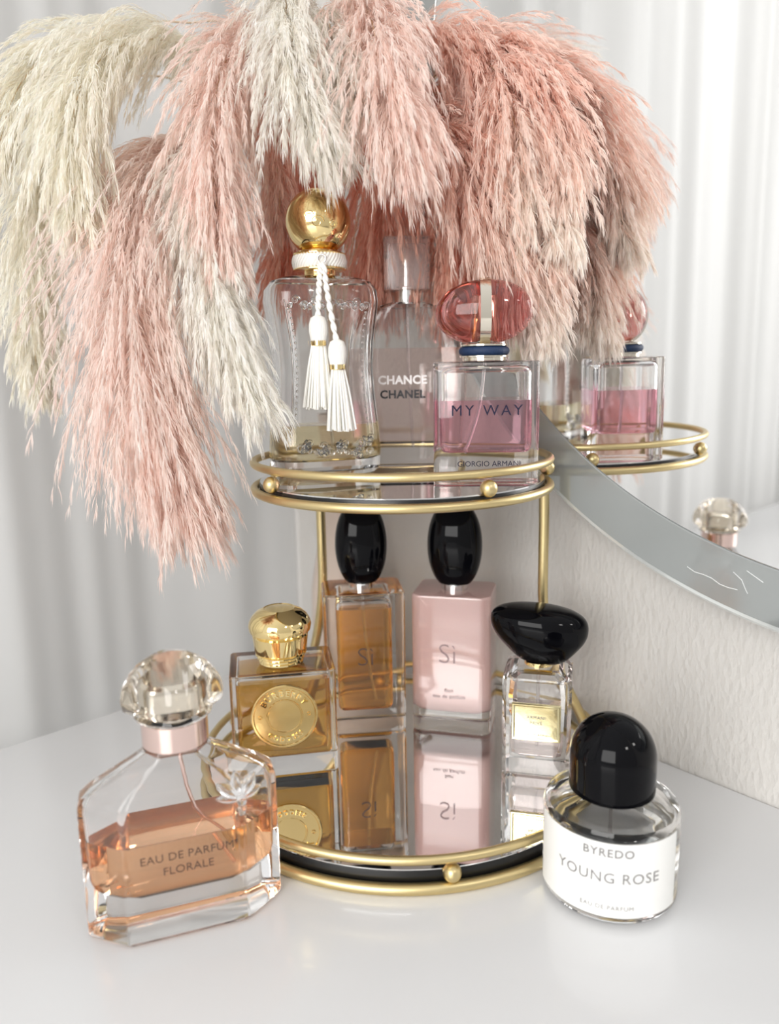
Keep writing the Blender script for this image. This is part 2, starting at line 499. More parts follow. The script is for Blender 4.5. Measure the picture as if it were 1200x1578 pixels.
# ---- slim waisted bottle with a gold ball cap and tassels (top tray, left)
def bottle_tassel():
    t = thing('perfume_bottle', 'clear waisted perfume bottle with gold ball cap and white tassels', 'perfume bottle', (-0.0430, 0.527, ZT), 20)
    ZO = .0030
    W = [(0, .068), (.004, .0735), (.016, .0755), (.03, .0735), (.05, .0690), (.07, .0665), (.088, .0680), (.104, .0725), (.114, .0755), (.121, .0740), (.1265, .0660), (.1290, .0520), (.1300, .0300)]
    D = [(0, .036), (.004, .041), (.016, .042), (.05, .040), (.07, .039), (.104, .041), (.114, .042), (.121, .040), (.1265, .035), (.129, .028), (.13, .022)]
    def val(T, z):
        for (a, p), (b, q) in zip(T, T[1:]):
            if z <= b:
                s = (z - a) / (b - a) if b > a else 0
                return p + (q - p) * s
        return T[-1][1]
    zs = [0, .001, .002, .004, .008, .012, .016, .023, .03, .04, .05, .06, .07, .08, .088, .096, .104, .110, .114, .118, .121, .124, .1265, .128, .129, .130]
    def lp(z, ins, zz=None):
        w = val(W, z) - 2 * ins; d = val(D, z) - 2 * ins
        if z < .004: w -= (1 - math.sqrt(z / .004)) * .004; d -= (1 - math.sqrt(z / .004)) * .004
        return ellip(w, d, z if zz is None else zz, 56, 3.2)
    outer = [lp(z, 0) for z in zs]
    iz = [z for z in zs if .012 <= z <= .1265]
    inner = [[(x * .9, y * .9, z) for x, y, z in lp(.012, .0045, .0105)]] + [lp(z, .0038) for z in iz] + [[(x * .6, y * .6, .1275) for x, y, z in lp(.1265, .0038)]]
    glass_body(t, outer, inner)
    fl = .0340
    lz = [z for z in iz if z < fl] + [fl]
    g = Geo(); g.loft([[(x * .9, y * .9, z) for x, y, z in lp(.012, .0045 - EPS, .0105 - EPS)]] + [lp(z, .0038 - EPS) for z in lz])
    g.obj('perfume', M['pale'], t, 30)
    # raised floral relief on the front glass
    rng = random.Random(8); g = Geo()
    def yf(x, z):
        w = val(W, z) / 2; d = val(D, z) / 2
        return -d * max(0, 1 - min(1, abs(x) / w) ** 3.2) ** (1 / 3.2)
    def curl(x, z, r, turns, sg, th=.0011):
        pts = []
        for k in range(14):
            a = k / 13 * turns * 2 * PI; q = r * (1 - .8 * k / 13)
            px, pz = x + sg * q * math.cos(a), z + q * math.sin(a)
            pts.append((px, yf(px, pz) - .0007, pz))
        g.tube(pts, [th * (1 - .4 * k / 13) for k in range(14)], 6)
    def leaf(x, z, a, L):
        pts = [(x + L * s * math.cos(a), yf(x + L * s * math.cos(a), z + L * s * math.sin(a)) - .0006, z + L * s * math.sin(a)) for s in (0, .25, .5, .75, 1)]
        g.tube(pts, [.0005, .0016, .0020, .0014, .0003], 6)
    for (cx, cz) in ((-.019, .020), (-.007, .016), (.005, .019), (.016, .015), (.024, .022)):
        for k in range(5): leaf(cx, cz, rng.uniform(0, 6.28), rng.uniform(.003, .006))
        curl(cx, cz, .0032, 1.3, 1); curl(cx + .003, cz + .003, .0022, 1.1, -1)
    for k in range(10): curl(-.022 + .0052 * k, .014 + .008 * rng.random(), rng.uniform(.002, .0035), 1.2, rng.choice((-1, 1)), .0009)
    for k in range(9): curl(-.022 + .0058 * k, .1135 - .0035 * abs(math.sin(k * 1.4)), .0027, 1.2, (-1) ** k, .0010)
    for k in range(9): leaf(-.024 + .0058 * k, .1120, -PI / 2 + rng.uniform(-.8, .8), .005)
    for sx in (-1, 1):
        for k in range(20):
            z = .034 + .0038 * k; x = sx * (val(W, z) / 2 - .0115)
            g.sphere((x, yf(x, z), z), .00085, 8, 6)
        pts = [(sx * (val(W, z) / 2 - .0090), yf(sx * (val(W, z) / 2 - .0090), z), z) for z in np.linspace(.028, .114, 16)]
        g.tube(pts, .0007, 6)
    g.obj('floral_relief', M['glass'], t, 60)
    # neck, cord wound round the collar, ball cap
    g = Geo(); g.lathe([(.0095, .1295), (.0105, .131), (.0105, .1335)], 40); g.obj('neck_ring', M['gold'], t)
    g = Geo(); g.lathe([(.0165, .1335), (.0175, .1339), (.0175, .1344), (.0165, .1350)], 48); g.lathe([(.0165, .1432), (.0172, .1436), (.0172, .1442), (.0140, .1452), (.0138, .1458)], 48)
    g.obj('collar', M['gold'], t)
    g = Geo()
    g.lathe([(.0140, .1350), (.0160, .1350), (.0160, .1432), (.0140, .1432)], 40)
    for k in range(46):      # slanted strands of the wound cord
        a = 2 * PI * k / 46
        pts = [((.0162 + .0009 * math.sin(PI * s)) * math.cos(a + s * .32), (.0162 + .0009 * math.sin(PI * s)) * math.sin(a + s * .32), .1352 + .0078 * s) for s in (0, .25, .5, .75, 1)]
        g.tube(pts, .00105, 6)
    g.obj('wound_cord', M['thread'], t, 60)
    g = Geo(); g.sphere((0, 0, .1642), .0212, 48, 32)
    for (cx, cz, R) in ((-.006, .161, .0042), (-.011, .165, .003), (.004, .160, .003)):
        pts = []
        for k in range(18):
            a = k / 17 * 9; q = R * (1 - k / 22)
            px, pz = cx + q * math.cos(a), cz + q * math.sin(a)
            pts.append((px, -math.sqrt(max(1e-8, .0212 ** 2 - px ** 2 - (pz - .1642) ** 2)), pz))
        g.tube(pts, .0003, 6)
    g.obj('ball_cap', M['gold'], t, 60)
    # ring, two twisted cords and two tassels hanging in front
    rt = Geo(); rt.torus(.0026, .0006, (0, 0, 0), 24, 8)
    ca, sa = math.cos(math.radians(-20)), math.sin(math.radians(-20))
    def loc(x, y): return (ca * x - sa * y, sa * x + ca * y)
    rv = [(*loc(x + .0030, -.0195 + z), y + .139) for x, y, z in rt.v]; mk('cord_ring', rv, rt.f, M['silver'], t, 60)
    def twisted(P0, P1, P2):
        g = Geo()
        for s0 in (0, PI):
            pts = []
            for k in range(60):
                s = k / 59
                a = Vector(P0) * (1 - s) ** 2 + Vector(P1) * 2 * s * (1 - s) + Vector(P2) * s * s
                w = s * 26 + s0
                pts.append(a + Vector((math.cos(w), math.sin(w), 0)) * .00095)
            g.tube(pts, .00105, 8)
        return g.obj('tassel_cord', M['thread'], t, 60)
    def tassel(x, y, ztop, L, lean):
        g = Geo(); rng = random.Random(int(x * 1e5) & 255)
        prof = [(.0012, 0), (.0042, -.0015), (.0054, -.005), (.0056, -.010), (.0046, -.0150), (.0043, -.018)]
        g.lathe([(r, z) for r, z in prof][::-1], 24, (x, y, ztop))
        for k in range(30):
            a = 2 * PI * k / 30
            g.tube([(x + .95 * r * math.cos(a), y + .95 * r * math.sin(a), ztop + z) for r, z in prof], .00062, 6)
        nT = 95
        for k in range(nT):
            a = rng.uniform(0, 6.28); q = math.sqrt(rng.random())
            r0 = .0040 * q; r1 = (.0092 + .0012 * rng.random()) * q
            zb = ztop - L + rng.uniform(-.0012, .0012)
            pts = [(x + lean * s + (r0 + (r1 - r0) * (s ** .8)) * math.cos(a), y + (r0 + (r1 - r0) * s) * .6 * math.sin(a), ztop - .0165 + (zb - ztop + .0165) * s) for s in (0, .35, .7, 1)]
            g.tube(pts, .00078, 5)
        o = g.obj('tassel', M['thread'], t, 60)
        g = Geo(); g.lathe([(.0046, -.0185), (.0049, -.0182), (.0049, -.0152), (.0046, -.0149)], 24, (x, y, ztop)); g.obj('tassel_band', M['gold'], o, 40)
    yb = -.0270
    twisted((*loc(.0022, -.0195), .1365), (*loc(.0015, -.026), .125), (*loc(0, yb), .1020))
    twisted((*loc(.0042, -.0195), .1365), (*loc(.006, -.027), .115), (*loc(.0118, yb - .002), .0870))
    tassel(*loc(0, yb), .1035, .0575, -.0015)
    tassel(*loc(.0118, yb - .002), .0885, .0565, .0010)
    dip(t, 0, 0, .014, .13, .004)
bottle_tassel()

# ---- tall blush bottle with rounded shoulders and a clear square cap (top tray, middle)
def bottle_chance():
    t = thing('perfume_bottle', 'blush pink perfume bottle with rounded shoulders, middle of upper tray', 'perfume bottle', (0.0155, 0.5800, ZT), 0)
    H, Ws, Dp = .1165, .0850, .024
    def wz(z):
        zs = .075
        if z <= zs: return Ws * (1 - .05 * (1 - z / zs) ** 2)
        s = (z - zs) / (H - zs)
        return .020 + (Ws - .020) * math.sqrt(max(0, 1 - s ** 2.3))
    zs = [.0, .0008, .002, .004] + list(np.linspace(.008, .075, 10)) + list(np.linspace(.078, H - .0002, 22)) 
    def lp(z, ins):
        e = .002 * (1 - math.sqrt(min(1, z / .004)))
        return ellip(max(wz(z) - 2 * ins - 2 * e, .006), Dp - 2 * ins - 2 * e, z, 56, 4.2)
    glass_body(t, [lp(z, 0) for z in zs], [lp(z, .0028) for z in zs if .0085 < z < H - .003])
    fl = .0845
    g = Geo(); g.loft([lp(z, .0028 - EPS) for z in zs if .0085 < z < fl] + [lp(fl, .0028 - EPS)])
    g.obj('perfume', M['blush'], t, 30)
    g = Geo(); g.lathe([(.0093, H - .001), (.0095, H), (.0095, H + .0105), (.0088, H + .0112)], 40); g.obj('silver_collar', M['silver'], t)
    g = Geo(); g.lathe([(.0060, H + .0112), (.0060, H + .018), (.0052, H + .0185), (.0052, H + .0245), (.0058, H + .025), (.0058, H + .036), (.005, H + .0375), (.002, H + .038)], 32); g.obj('spray_pump', M['silver'], t)
    g = Geo(); g.loft(block(.0330, .0260, .003, H + .0085, H + .0450, .0015)); g.loft(block(.0262, .0192, .002, H + .0088, H + .0400, .001), flip=True)
    g.obj('clear_cap', M['cap_clear'], t, 30)
    lettering([('CHANCE', .0084, -.0045, .0615, 1.05, .0003)], t, M['ink_white'], -Dp / 2 - .0001)
    lettering([('CHANEL', .0081, -.0045, .0512, 1.07, .00028)], t, M['ink'], -Dp / 2 - .0001)
    dip(t, 0, 0, .012, H, .003)
bottle_chance()

# ---- rectangular bottle with a pink pebble cap (top tray, right)
def bottle_myway():
    t = thing('perfume_bottle', 'rectangular rose pink perfume bottle with see-through pink pebble cap', 'perfume bottle', (0.0600, 0.486, ZT), -3)
    w, d, h = .0630, .050, .0735
    outer = block(w, d, .0045, 0, h, .0012)
    def inn(e, z1=None, zz=None):
        iw, idp, z0 = w - .0090 + 2 * e, d - .0090 + 2 * e, .0195 - e
        L = []
        for k in range(6):
            a = PI / 2 * k / 5; L.append(rrect(iw - .006 * (1 - math.sin(a)), idp - .005 * (1 - math.sin(a)), .005, z0 + .0045 * (1 - math.cos(a))))
        if z1: L.append(rrect(iw, idp, .005, z1))
        else:
            for k in range(6):
                a = PI / 2 * k / 5; L.append(rrect(iw - .010 * (1 - math.cos(a)), idp - .006 * (1 - math.cos(a)), .005, h - .0075 + .0045 * math.sin(a)))
        return L
    glass_body(t, outer, inn(0))
    g = Geo(); g.loft(inn(EPS, .0505)); g.obj('perfume', M['rose'], t, 30)
    g = Geo(); g.lathe([(.0125, h), (.0132, h + .0004), (.0132, h + .0022), (.0150, h + .0026), (.0150, h + .0034), (.0120, h + .0037)], 48); g.lathe([(.0125, h + .0088), (.0145, h + .0092), (.0145, h + .0102), (.0118, h + .0108)], 48)
    g.obj('metal_collar', M['champagne'], t)
    Geo().torus(.0128, .0028, (0, 0, h + .0062), 64, 14).obj('navy_cord_ring', M['navy'], t, 60)
    cz = h + .0105 + .0190
    g = Geo()      # pebble cap: flattened egg with a flat foot
    L = []
    for k in range(29):
        a = -PI / 2 + PI * k / 28
        z = max(math.sin(a), -.93) * .0193
        r = math.cos(a) if math.sin(a) > -.93 else math.cos(math.asin(-.93)) * (.97 + .03 * 0)
        if math.sin(a) < -.93 and k > 0: r = math.sqrt(1 - .93 ** 2)
        if k == 0: r = .12
        L.append(ellip(.0600 * r ** .92, .0330 * r ** .92, cz + z, 56, 2.15, cx=.0012 * (z / .019)))
    g.loft(L); g.obj('pink_cap', M['glass_cap'], t, 40)
    g = Geo()      # pump sleeve inside the cap
    g.lathe([(.0082, cz - .0178), (.0082, cz - .004), (.0075, cz - .003), (.0075, cz + .006), (.0068, cz + .008)], 32); g.obj('pump_sleeve', M['champagne'], t, 40)
    g = Geo(); L = []   # champagne band over the cap
    for k in range(41):
        a = -PI * .42 + (PI * 2 - PI * .16) * k / 40
        cx_, sz = math.cos(a), math.sin(a)
        yy, zz = -cx_ * .0172, cz + sz * .01985
        ny, nz = -cx_, sz
        L.append([(x_, yy + ny * hh, zz + nz * hh) for x_, hh in ((-.0032, -.0004), (.0032, -.0004), (.0032, .0007), (-.0032, .0007))])
    g.loft(L, flip=True); g.obj('cap_band', M['champagne'], t, 30)
    lettering([('MY WAY', .0090, 0, .0445, 1.30, 0)], t, M['ink_navy'], -d / 2 - .0001)
    lettering([('GIORGIO ARMANI', .0046, .0015, .0128, 1.0, .0)], t, M['ink_navy'], -d / 2 - .0001)
    dip(t, 0, 0, .018, h, -.012)
bottle_myway()

# ---- golden bottle with a gold medallion (bottom tray, left)
def bottle_medal():
    t = thing('perfume_bottle', 'amber perfume bottle with gold medallion and domed gold cap', 'perfume bottle', (-0.0755, 0.4995, ZB), 10)
    w, d, h = .0695, .047, .0720
    glass_body(t, block(w, d, .003, 0, h, .0012), block(w - .0085, d - .009, .003, .0125, h - .0035, .0025))
    g = Geo(); L = block(w - .0085 + 2 * EPS, d - .009 + 2 * EPS, .003, .0125 - EPS, .0650, .0025)
    L = L[:5] + [rrect(w - .0085 + 2 * EPS, d - .009 + 2 * EPS, .003, .0648)]
    g.loft(L); g.obj('perfume', M['golden'], t, 30)
    g = Geo(); g.lathe([(.0135, h), (.0150, h + .0008), (.0140, h + .0022), (.0160, h + .0034), (.0150, h + .0048), (.0172, h + .0062), (.0160, h + .0075), (.0176, h + .0085), (.0188, h + .0195), (.0178, h + .0205), (.0205, h + .0225), (.0212, h + .0262), (.0205, h + .0290), (.0185, h + .0325), (.0150, h + .0358), (.0105, h + .0378), (.0098, h + .0374), (.0050, h + .0382), (0, h + .0384)], 64)
    g.obj('domed_cap', M['gold'], t, 28)
    def flat(P, R=0): return P
    cz, R = .0425, .0220
    def disc(g, prof, zc):
        n = 96
        g.loft([[(r * math.cos(2 * PI * j / n), -d / 2 - y, zc + r * math.sin(2 * PI * j / n)) for j in range(n)] for r, y in prof])
    g = Geo(); disc(g, [(R, -.0002), (R, .0010), (R - .0006, .0016), (R - .0016, .0016), (R - .0022, .0008), (.0120, .0008), (.0116, .0013), (.0110, .0013), (.0106, .0007), (.0001, .0009)], cz)
    med = g.obj('gold_medallion', M['gold_medal'], t, 25)
    def arc(txt, size, rad, mid, top):
        g = Geo()
        v, f = text_verts(txt, size, 1.35, .00018, .0007)
        for (a, c, e) in v:
            if top: th = mid - a / rad; r = rad + c
            else: th = mid + a / rad; r = rad - c
            g.v.append((r * math.cos(th), -d / 2 - .0010 - e, cz + r * math.sin(th)))
        g.f = f
        g.obj('lettering', M['gold'], med, 0)
    arc('BURBERRY', .0056, .0160, PI / 2, True)
    arc('GODDESS', .0044, .0162, -PI / 2, False)
    for sx in (-1, 1):
        tt = Geo().torus(.0011, .0003, (0, 0, 0), 20, 6)
        mk('rivet_mark', [(x + sx * .0160, -d / 2 - .0012 + z, y + cz + .0005) for x, y, z in tt.v], tt.f, M['gold_medal'], med, 60)
bottle_medal()

def oval_cap(w, h, dpt, z0, parent, nm='black_cap'):
    g = Geo(); L = []
    for k in range(33):
        a = -PI / 2 + PI * k / 32
        z = math.sin(a); r = math.cos(a)
        if z < -.86: r = math.sqrt(1 - .86 ** 2); z = -.86
        if z > .93: r = math.sqrt(1 - .93 ** 2) * math.cos((z - .93) / .07 * PI / 2); z = .93 + (z - .93) * .6
        if k == 0: r = .1
        L.append(ellip(w * max(r, .002) ** .8, dpt * max(r, .002) ** .8, z0 + (z + .86) / 1.83 * h, 48, 2.2))
    g.loft(L); return g.obj(nm, M['black'], parent, 50)

# ---- amber tall bottle with an oval black cap (bottom tray, back left)
def bottle_si_amber():
    t = thing('perfume_bottle', 'tall amber perfume bottle with oval black cap under upper tray', 'perfume bottle', (-0.0215, 0.556, ZB), 6)
    w, d, h = .0600, .046, .1075
    tp = lambda z: 0.985 + 0.015 * z / h
    outer = block(w, d, .006, 0, h, .0022, taper=tp)
    inner = block(w - .0200, d - .018, .005, .0160, h - .0065, .005)
    glass_body(t, outer, inner)
    g = Geo(); L = block(w - .0200 + 2 * EPS, d - .018 + 2 * EPS, .005, .0160 - EPS, h, .005)
    g.loft(L[:5] + [rrect(w - .0200 + 2 * EPS, d - .018 + 2 * EPS, .005, h - .0130)]); g.obj('perfume', M['amber'], t, 30)
    g = Geo(); g.lathe([(.0098, h - .0002), (.0098, h + .0042), (.0090, h + .0048)], 40); g.obj('silver_collar', M['silver'], t)
    oval_cap(.0385, .0590, .030, h + .0044, t)
    lettering([('S\u00ec', .0200, 0, .060, 1.0, -.0003)], t, M['ink_brown'], -d / 2 - .0001)
    dip(t, 0, 0, .020, h, .008)
bottle_si_amber()

# ---- pink lacquered bottle with an oval black cap (bottom tray, back right)
def bottle_si_pink():
    t = thing('perfume_bottle', 'tall opaque pink perfume bottle with oval black cap under upper tray', 'perfume bottle', (0.0475, 0.553, ZB), -14)
    w, d, h = .0580, .045, .1060
    g = Geo(); g.loft(block(w, d, .006, 0, h, .0022)); 
    cw = lambda z: 1.0
    core = []
    for L in block(w - .0022, d - .0022, .006, .0165, h - .0008, .0016):
        core.append([(x * (1 - .07 * max(0, 1 - (z - .0165) / .05) ** 2), y * (1 - .07 * max(0, 1 - (z - .0165) / .05) ** 2), z) for x, y, z in L])
    mid = []
    steps = [(.0165, .80), (.0175, .87), (.0200, .925), (.0250, .955), (.035, .975), (.05, .985), (.08, .99), (h - .003, .992), (h - .0016, .988), (h - .0010, .975)]
    for z, s in steps: mid.append(rrect(w * s - .0006, d * s - .0006, .0075, z))
    g.loft(mid, flip=True)
    g.obj('glass_body', M['glass'], t, 30)
    g = Geo(); g.loft([rrect(w * s - .0006 + 2 * EPS, d * s - .0006 + 2 * EPS, .0075, z + (EPS if i > 6 else -EPS)) for i, (z, s) in enumerate(steps)]); g.obj('pink_lacquered_core', M['lacquer_pink'], t, 40)
    g = Geo(); g.lathe([(.0098, h - .0002), (.0098, h + .0042), (.0090, h + .0048)], 40); g.obj('silver_collar', M['silver'], t)
    oval_cap(.0405, .0600, .031, h + .0044, t)
    lettering([('S\u00ec', .0215, -.002, .0615, 1.0, -.0004)], t, M['ink_mauve'], -d / 2 - .0001)
    lettering([('fiori', .0040, -.001, .0340, 1.0, 0), ('eau de parfum', .0040, -.001, .0295, 1.05, 0)], t, M['ink_mauve'], -d / 2 - .0001)
bottle_si_pink()

# ---- square bottle with a wide black pebble cap (bottom tray, right)
def bottle_pebble():
    t = thing('perfume_bottle', 'square clear perfume bottle with wide black pebble cap and gold plate', 'perfume bottle', (0.0980, 0.4890, ZB), -14)
    w, d, h = .0445, .041, .0680
    def lp(ins, z):
        c = .0028
        W2, D2 = w / 2 - ins, d / 2 - ins
        return [(W2, -D2 + c, z), (W2, D2 - c, z), (W2 - c, D2, z), (-W2 + c, D2, z), (-W2, D2 - c, z), (-W2, -D2 + c, z), (-W2 + c, -D2, z), (W2 - c, -D2, z)]
    outer = [lp(.0012, 0), lp(.0001, .0010), lp(0, .0020), lp(0, h - .0016), lp(.0005, h - .0004), lp(.0060, h + .0032), lp(.0085, h + .0036)]
    inner = [lp(.0085, .0120), lp(.0062, .0135), lp(.0052, .018), lp(.0040, h - .013), lp(.0052, h - .004), lp(.0090, h - .0015)]
    g = Geo(); g.loft(outer); g.loft(inner, flip=True); g.obj('glass_body', M['glass'], t, 20)
    g = Geo(); g.loft([lp(.0085 - EPS, .0120 - EPS), lp(.0062 - EPS, .0135 - EPS), lp(.0052 - EPS, .018), lp(.0047 - EPS, .040)]); g.obj('perfume', M['faint'], t, 20)
    g = Geo(); g.lathe([(.0095, h + .0034), (.0095, h + .0060)], 32); g.obj('collar', M['gold'], t)
    # pebble
    g = Geo(); L = []
    prof = [(-1.0, .02), (-1.0, .30), (-.97, .40), (-.88, .50), (-.70, .62), (-.45, .76), (-.2, .885), (.05, .965), (.25, .995), (.42, 1.0), (.58, .975), (.72, .91), (.84, .79), (.92, .64), (.97, .46), (.995, .25), (1.0, .02)]
    def cat(T, n):
        out = []
        for i in range(len(T) - 1):
            p0, p1, p2, p3 = T[max(i - 1, 0)], T[i], T[i + 1], T[min(i + 2, len(T) - 1)]
            for k in range(n):
                s = k / n
                out.append(tuple(.5 * (2 * b + (c - a) * s + (2 * a - 5 * b + 4 * c - dd) * s * s + (3 * b - a - 3 * c + dd) * s ** 3) for a, b, c, dd in zip(p0, p1, p2, p3)))
        return out + [T[-1]]
    for zz, r in cat(prof, 3):
        z = h + .0050 + (zz + 1) * .0192
        L.append([(x + .004 * (zz - .2) * (-.4), y, z + x * (-.05)) for x, y, z in ellip(.0640 * max(r, .01), .0380 * max(r, .01), z, 56, 2.05)])
    g.loft(L); g.obj('black_pebble_cap', M['black'], t, 50)
    # gold plate
    pw, ph, pz = .0315, .0255, .0385
    g = Geo(); L = []
    for ins, y in ((0, -.0002), (0, .0009), (.0005, .0016), (.0012, .0016), (.0022, .0010), (.0026, .0010)):
        L.append([(x, -d / 2 - y, pz + z) for x, z in ((pw / 2 - ins, -ph / 2 + ins), (pw / 2 - ins, ph / 2 - ins), (-pw / 2 + ins, ph / 2 - ins), (-pw / 2 + ins, -ph / 2 + ins))])
    g.loft(L, flip=True); pl = g.obj('gold_plate', M['gold_pale'], t, 15)
    lettering([('ARMANI', .0030, 0, pz + .0035, 1.1, 0), ('PRIV\u00c9', .0030, 0, pz - .0002, 1.1, 0), ('GIORGIO ARMANI', .0022, 0, pz - .0085, 1.1, 0)], pl, M['ink_grey'], -d / 2 - .0011)
    dip(t, 0, 0, .015, h, .0)
bottle_pebble()

# ---- eight-sided bottle with a crystal cap (front left)
def bottle_crystal():
    t = thing('perfume_bottle', 'wide eight-sided perfume bottle with crystal cap standing front left on table', 'perfume bottle', (-0.1105, 0.3645, 0.0002), 19)
    hw, fw_, dp, ch = .0490, .0295, .0215, .0155
    def lp(z, s=0.0, k=1.0):
        W2, F2, D2 = (hw - s) * k, (fw_ - s * .55) * k, (dp - s)
        c = D2 - (ch - s * .35)
        c = max(c, .002)
        pts = [(-F2, -D2), (F2, -D2), (W2, -c), (W2, c), (F2, D2), (-F2, D2), (-W2, c), (-W2, -c)]
        out = []
        n = len(pts)
        for i in range(n):     # small rounding of every vertical edge
            p0, p1, p2 = Vector(pts[i - 1]), Vector(pts[i]), Vector(pts[(i + 1) % n])
            r = .0012
            a = p1 + (p0 - p1).normalized() * r; b = p1 + (p2 - p1).normalized() * r
            for q in (a, a * .25 + p1 * .5 + b * .25, b): out.append((q.x, q.y, z))
        return out
    zs = [(0, .0022, 1), (.0006, .0010, 1), (.0018, .0002, 1), (.004, 0, 1), (.0700, 0, 1), (.0745, .0006, .985), (.0790, .0020, .90), (.0850, .0045, .72), (.0900, .0065, .53), (.0930, .0080, .42), (.0955, .0085, .385), (.0965, .0088, .38)]
    outer = [lp(*a) for a in zs]
    wi = .0052
    def li(z, s, k=1.0, e=0): return lp(z, s - e, k)
    def inner(e, top):
        L = [li(.0215 - e, .0135, .86, e), li(.0225 - e, .0100, .93, e), li(.0250, .0068, .97, e), li(.0290, .0055, .985, e)]
        if top: return L + [li(top, .0052, 1, e)]
        return L + [li(.0690, .0050, 1), li(.0735, .0058, .96), li(.0790, .0078, .84), li(.0850, .0098, .64), li(.0890, .0112, .48), li(.0920, .0120, .38)]
    glass_body(t, outer, inner(0, None))
    g = Geo(); g.loft(inner(EPS, .0515)); g.obj('perfume', M['peach'], t, 25)
    g = Geo(); g.lathe([(.0158, .0962), (.0164, .0966), (.0164, .1092), (.0158, .1098)], 56); g.obj('rose_gold_collar', M['rose_gold'], t)
    # faceted four-lobed cap
    g = Geo(); L = []
    def lobe(r, z, k, n=64):
        return [((r * (1 + k * math.cos(4 * a))) * math.cos(a), (r * (1 + k * math.cos(4 * a))) * math.sin(a), z) for a in [2 * PI * j / n + PI / 4 * 0 for j in range(n)]]
    L = [lobe(.0175, .1100, .0), lobe(.0195, .1106, .02), lobe(.0200, .1122, .04), lobe(.0190, .1140, .06), lobe(.0205, .1150, .12), lobe(.0228, .1172, .16), lobe(.0232, .1230, .17), lobe(.0222, .1290, .16), lobe(.0195, .1360, .13), lobe(.0155, .1420, .09), lobe(.0100, .1455, .04), lobe(.0030, .1468, 0)]
    L = [[(x * .93, y * .93, .1100 + (z - .1100) * .88) for x, y, z in q] for q in L]
    g.loft(L); g.obj('crystal_cap', M['crystal'], t, 22)
    g = Geo(); g.lathe([(.0128, .1112), (.0142, .1120), (.0146, .1250), (.0138, .1275), (.0120, .1290), (.0060, .1296)], 48); g.obj('cap_core', M['champagne'], t, 30)
    # moulded bee near the right shoulder
    g = Geo()
    def petal(x, z, a, Ln, wd, dy=0):
        y = -dp - .0004 - dy; L = []
        for s in np.linspace(0, 1, 9):
            ww = wd * math.sin(PI * min(1, s * .92 + .04)) ** .8
            cx, cz = x + Ln * s * math.cos(a), z + Ln * s * math.sin(a)
            nx, nz = -math.sin(a), math.cos(a)
            L.append([(cx + nx * ww * c, y - .0014 * (1 - abs(c)) * math.sin(PI * s * .9 + .1) + (0 if abs(c) < 1 else .0006), cz + nz * ww * c) for c in (-1, -.5, 0, .5, 1)] + [(cx, y + .0016, cz)])
        g.loft(L)
    bx, bz = .0285, .0690
    for a, Ln, wd in ((100, .0155, .0036), (62, .0150, .0035), (138, .0150, .0034), (170, .0125, .0028), (30, .0120, .0028)):
        petal(bx, bz, math.radians(a), Ln, wd)
    g.sphere((bx, -dp - .001, bz - .0005), .0026, 16, 10)
    g.sphere((bx, -dp - .0006, bz - .0052), .0022, 16, 10, (1, .8, 1.5))
    g.obj('moulded_bee', M['glass'], t, 60)
    lettering([('EAU DE PARFUM', .0060, .0010, .0455, 1.03, 0), ('FLORALE', .0060, .0010, .0380, 1.03, 0)], t, M['ink_brown'], -dp - .0001)
    Geo().tube([(.0015, 0, .0975), (.0015, 0, .085), (.0035, 0, .070), (.007, 0, .058), (.014, 0, .046), (.022, 0, .030), (.0245, 0, .0255)], .0010, 10).obj('dip_tube', M['rose_gold'], t, 60)
bottle_crystal()

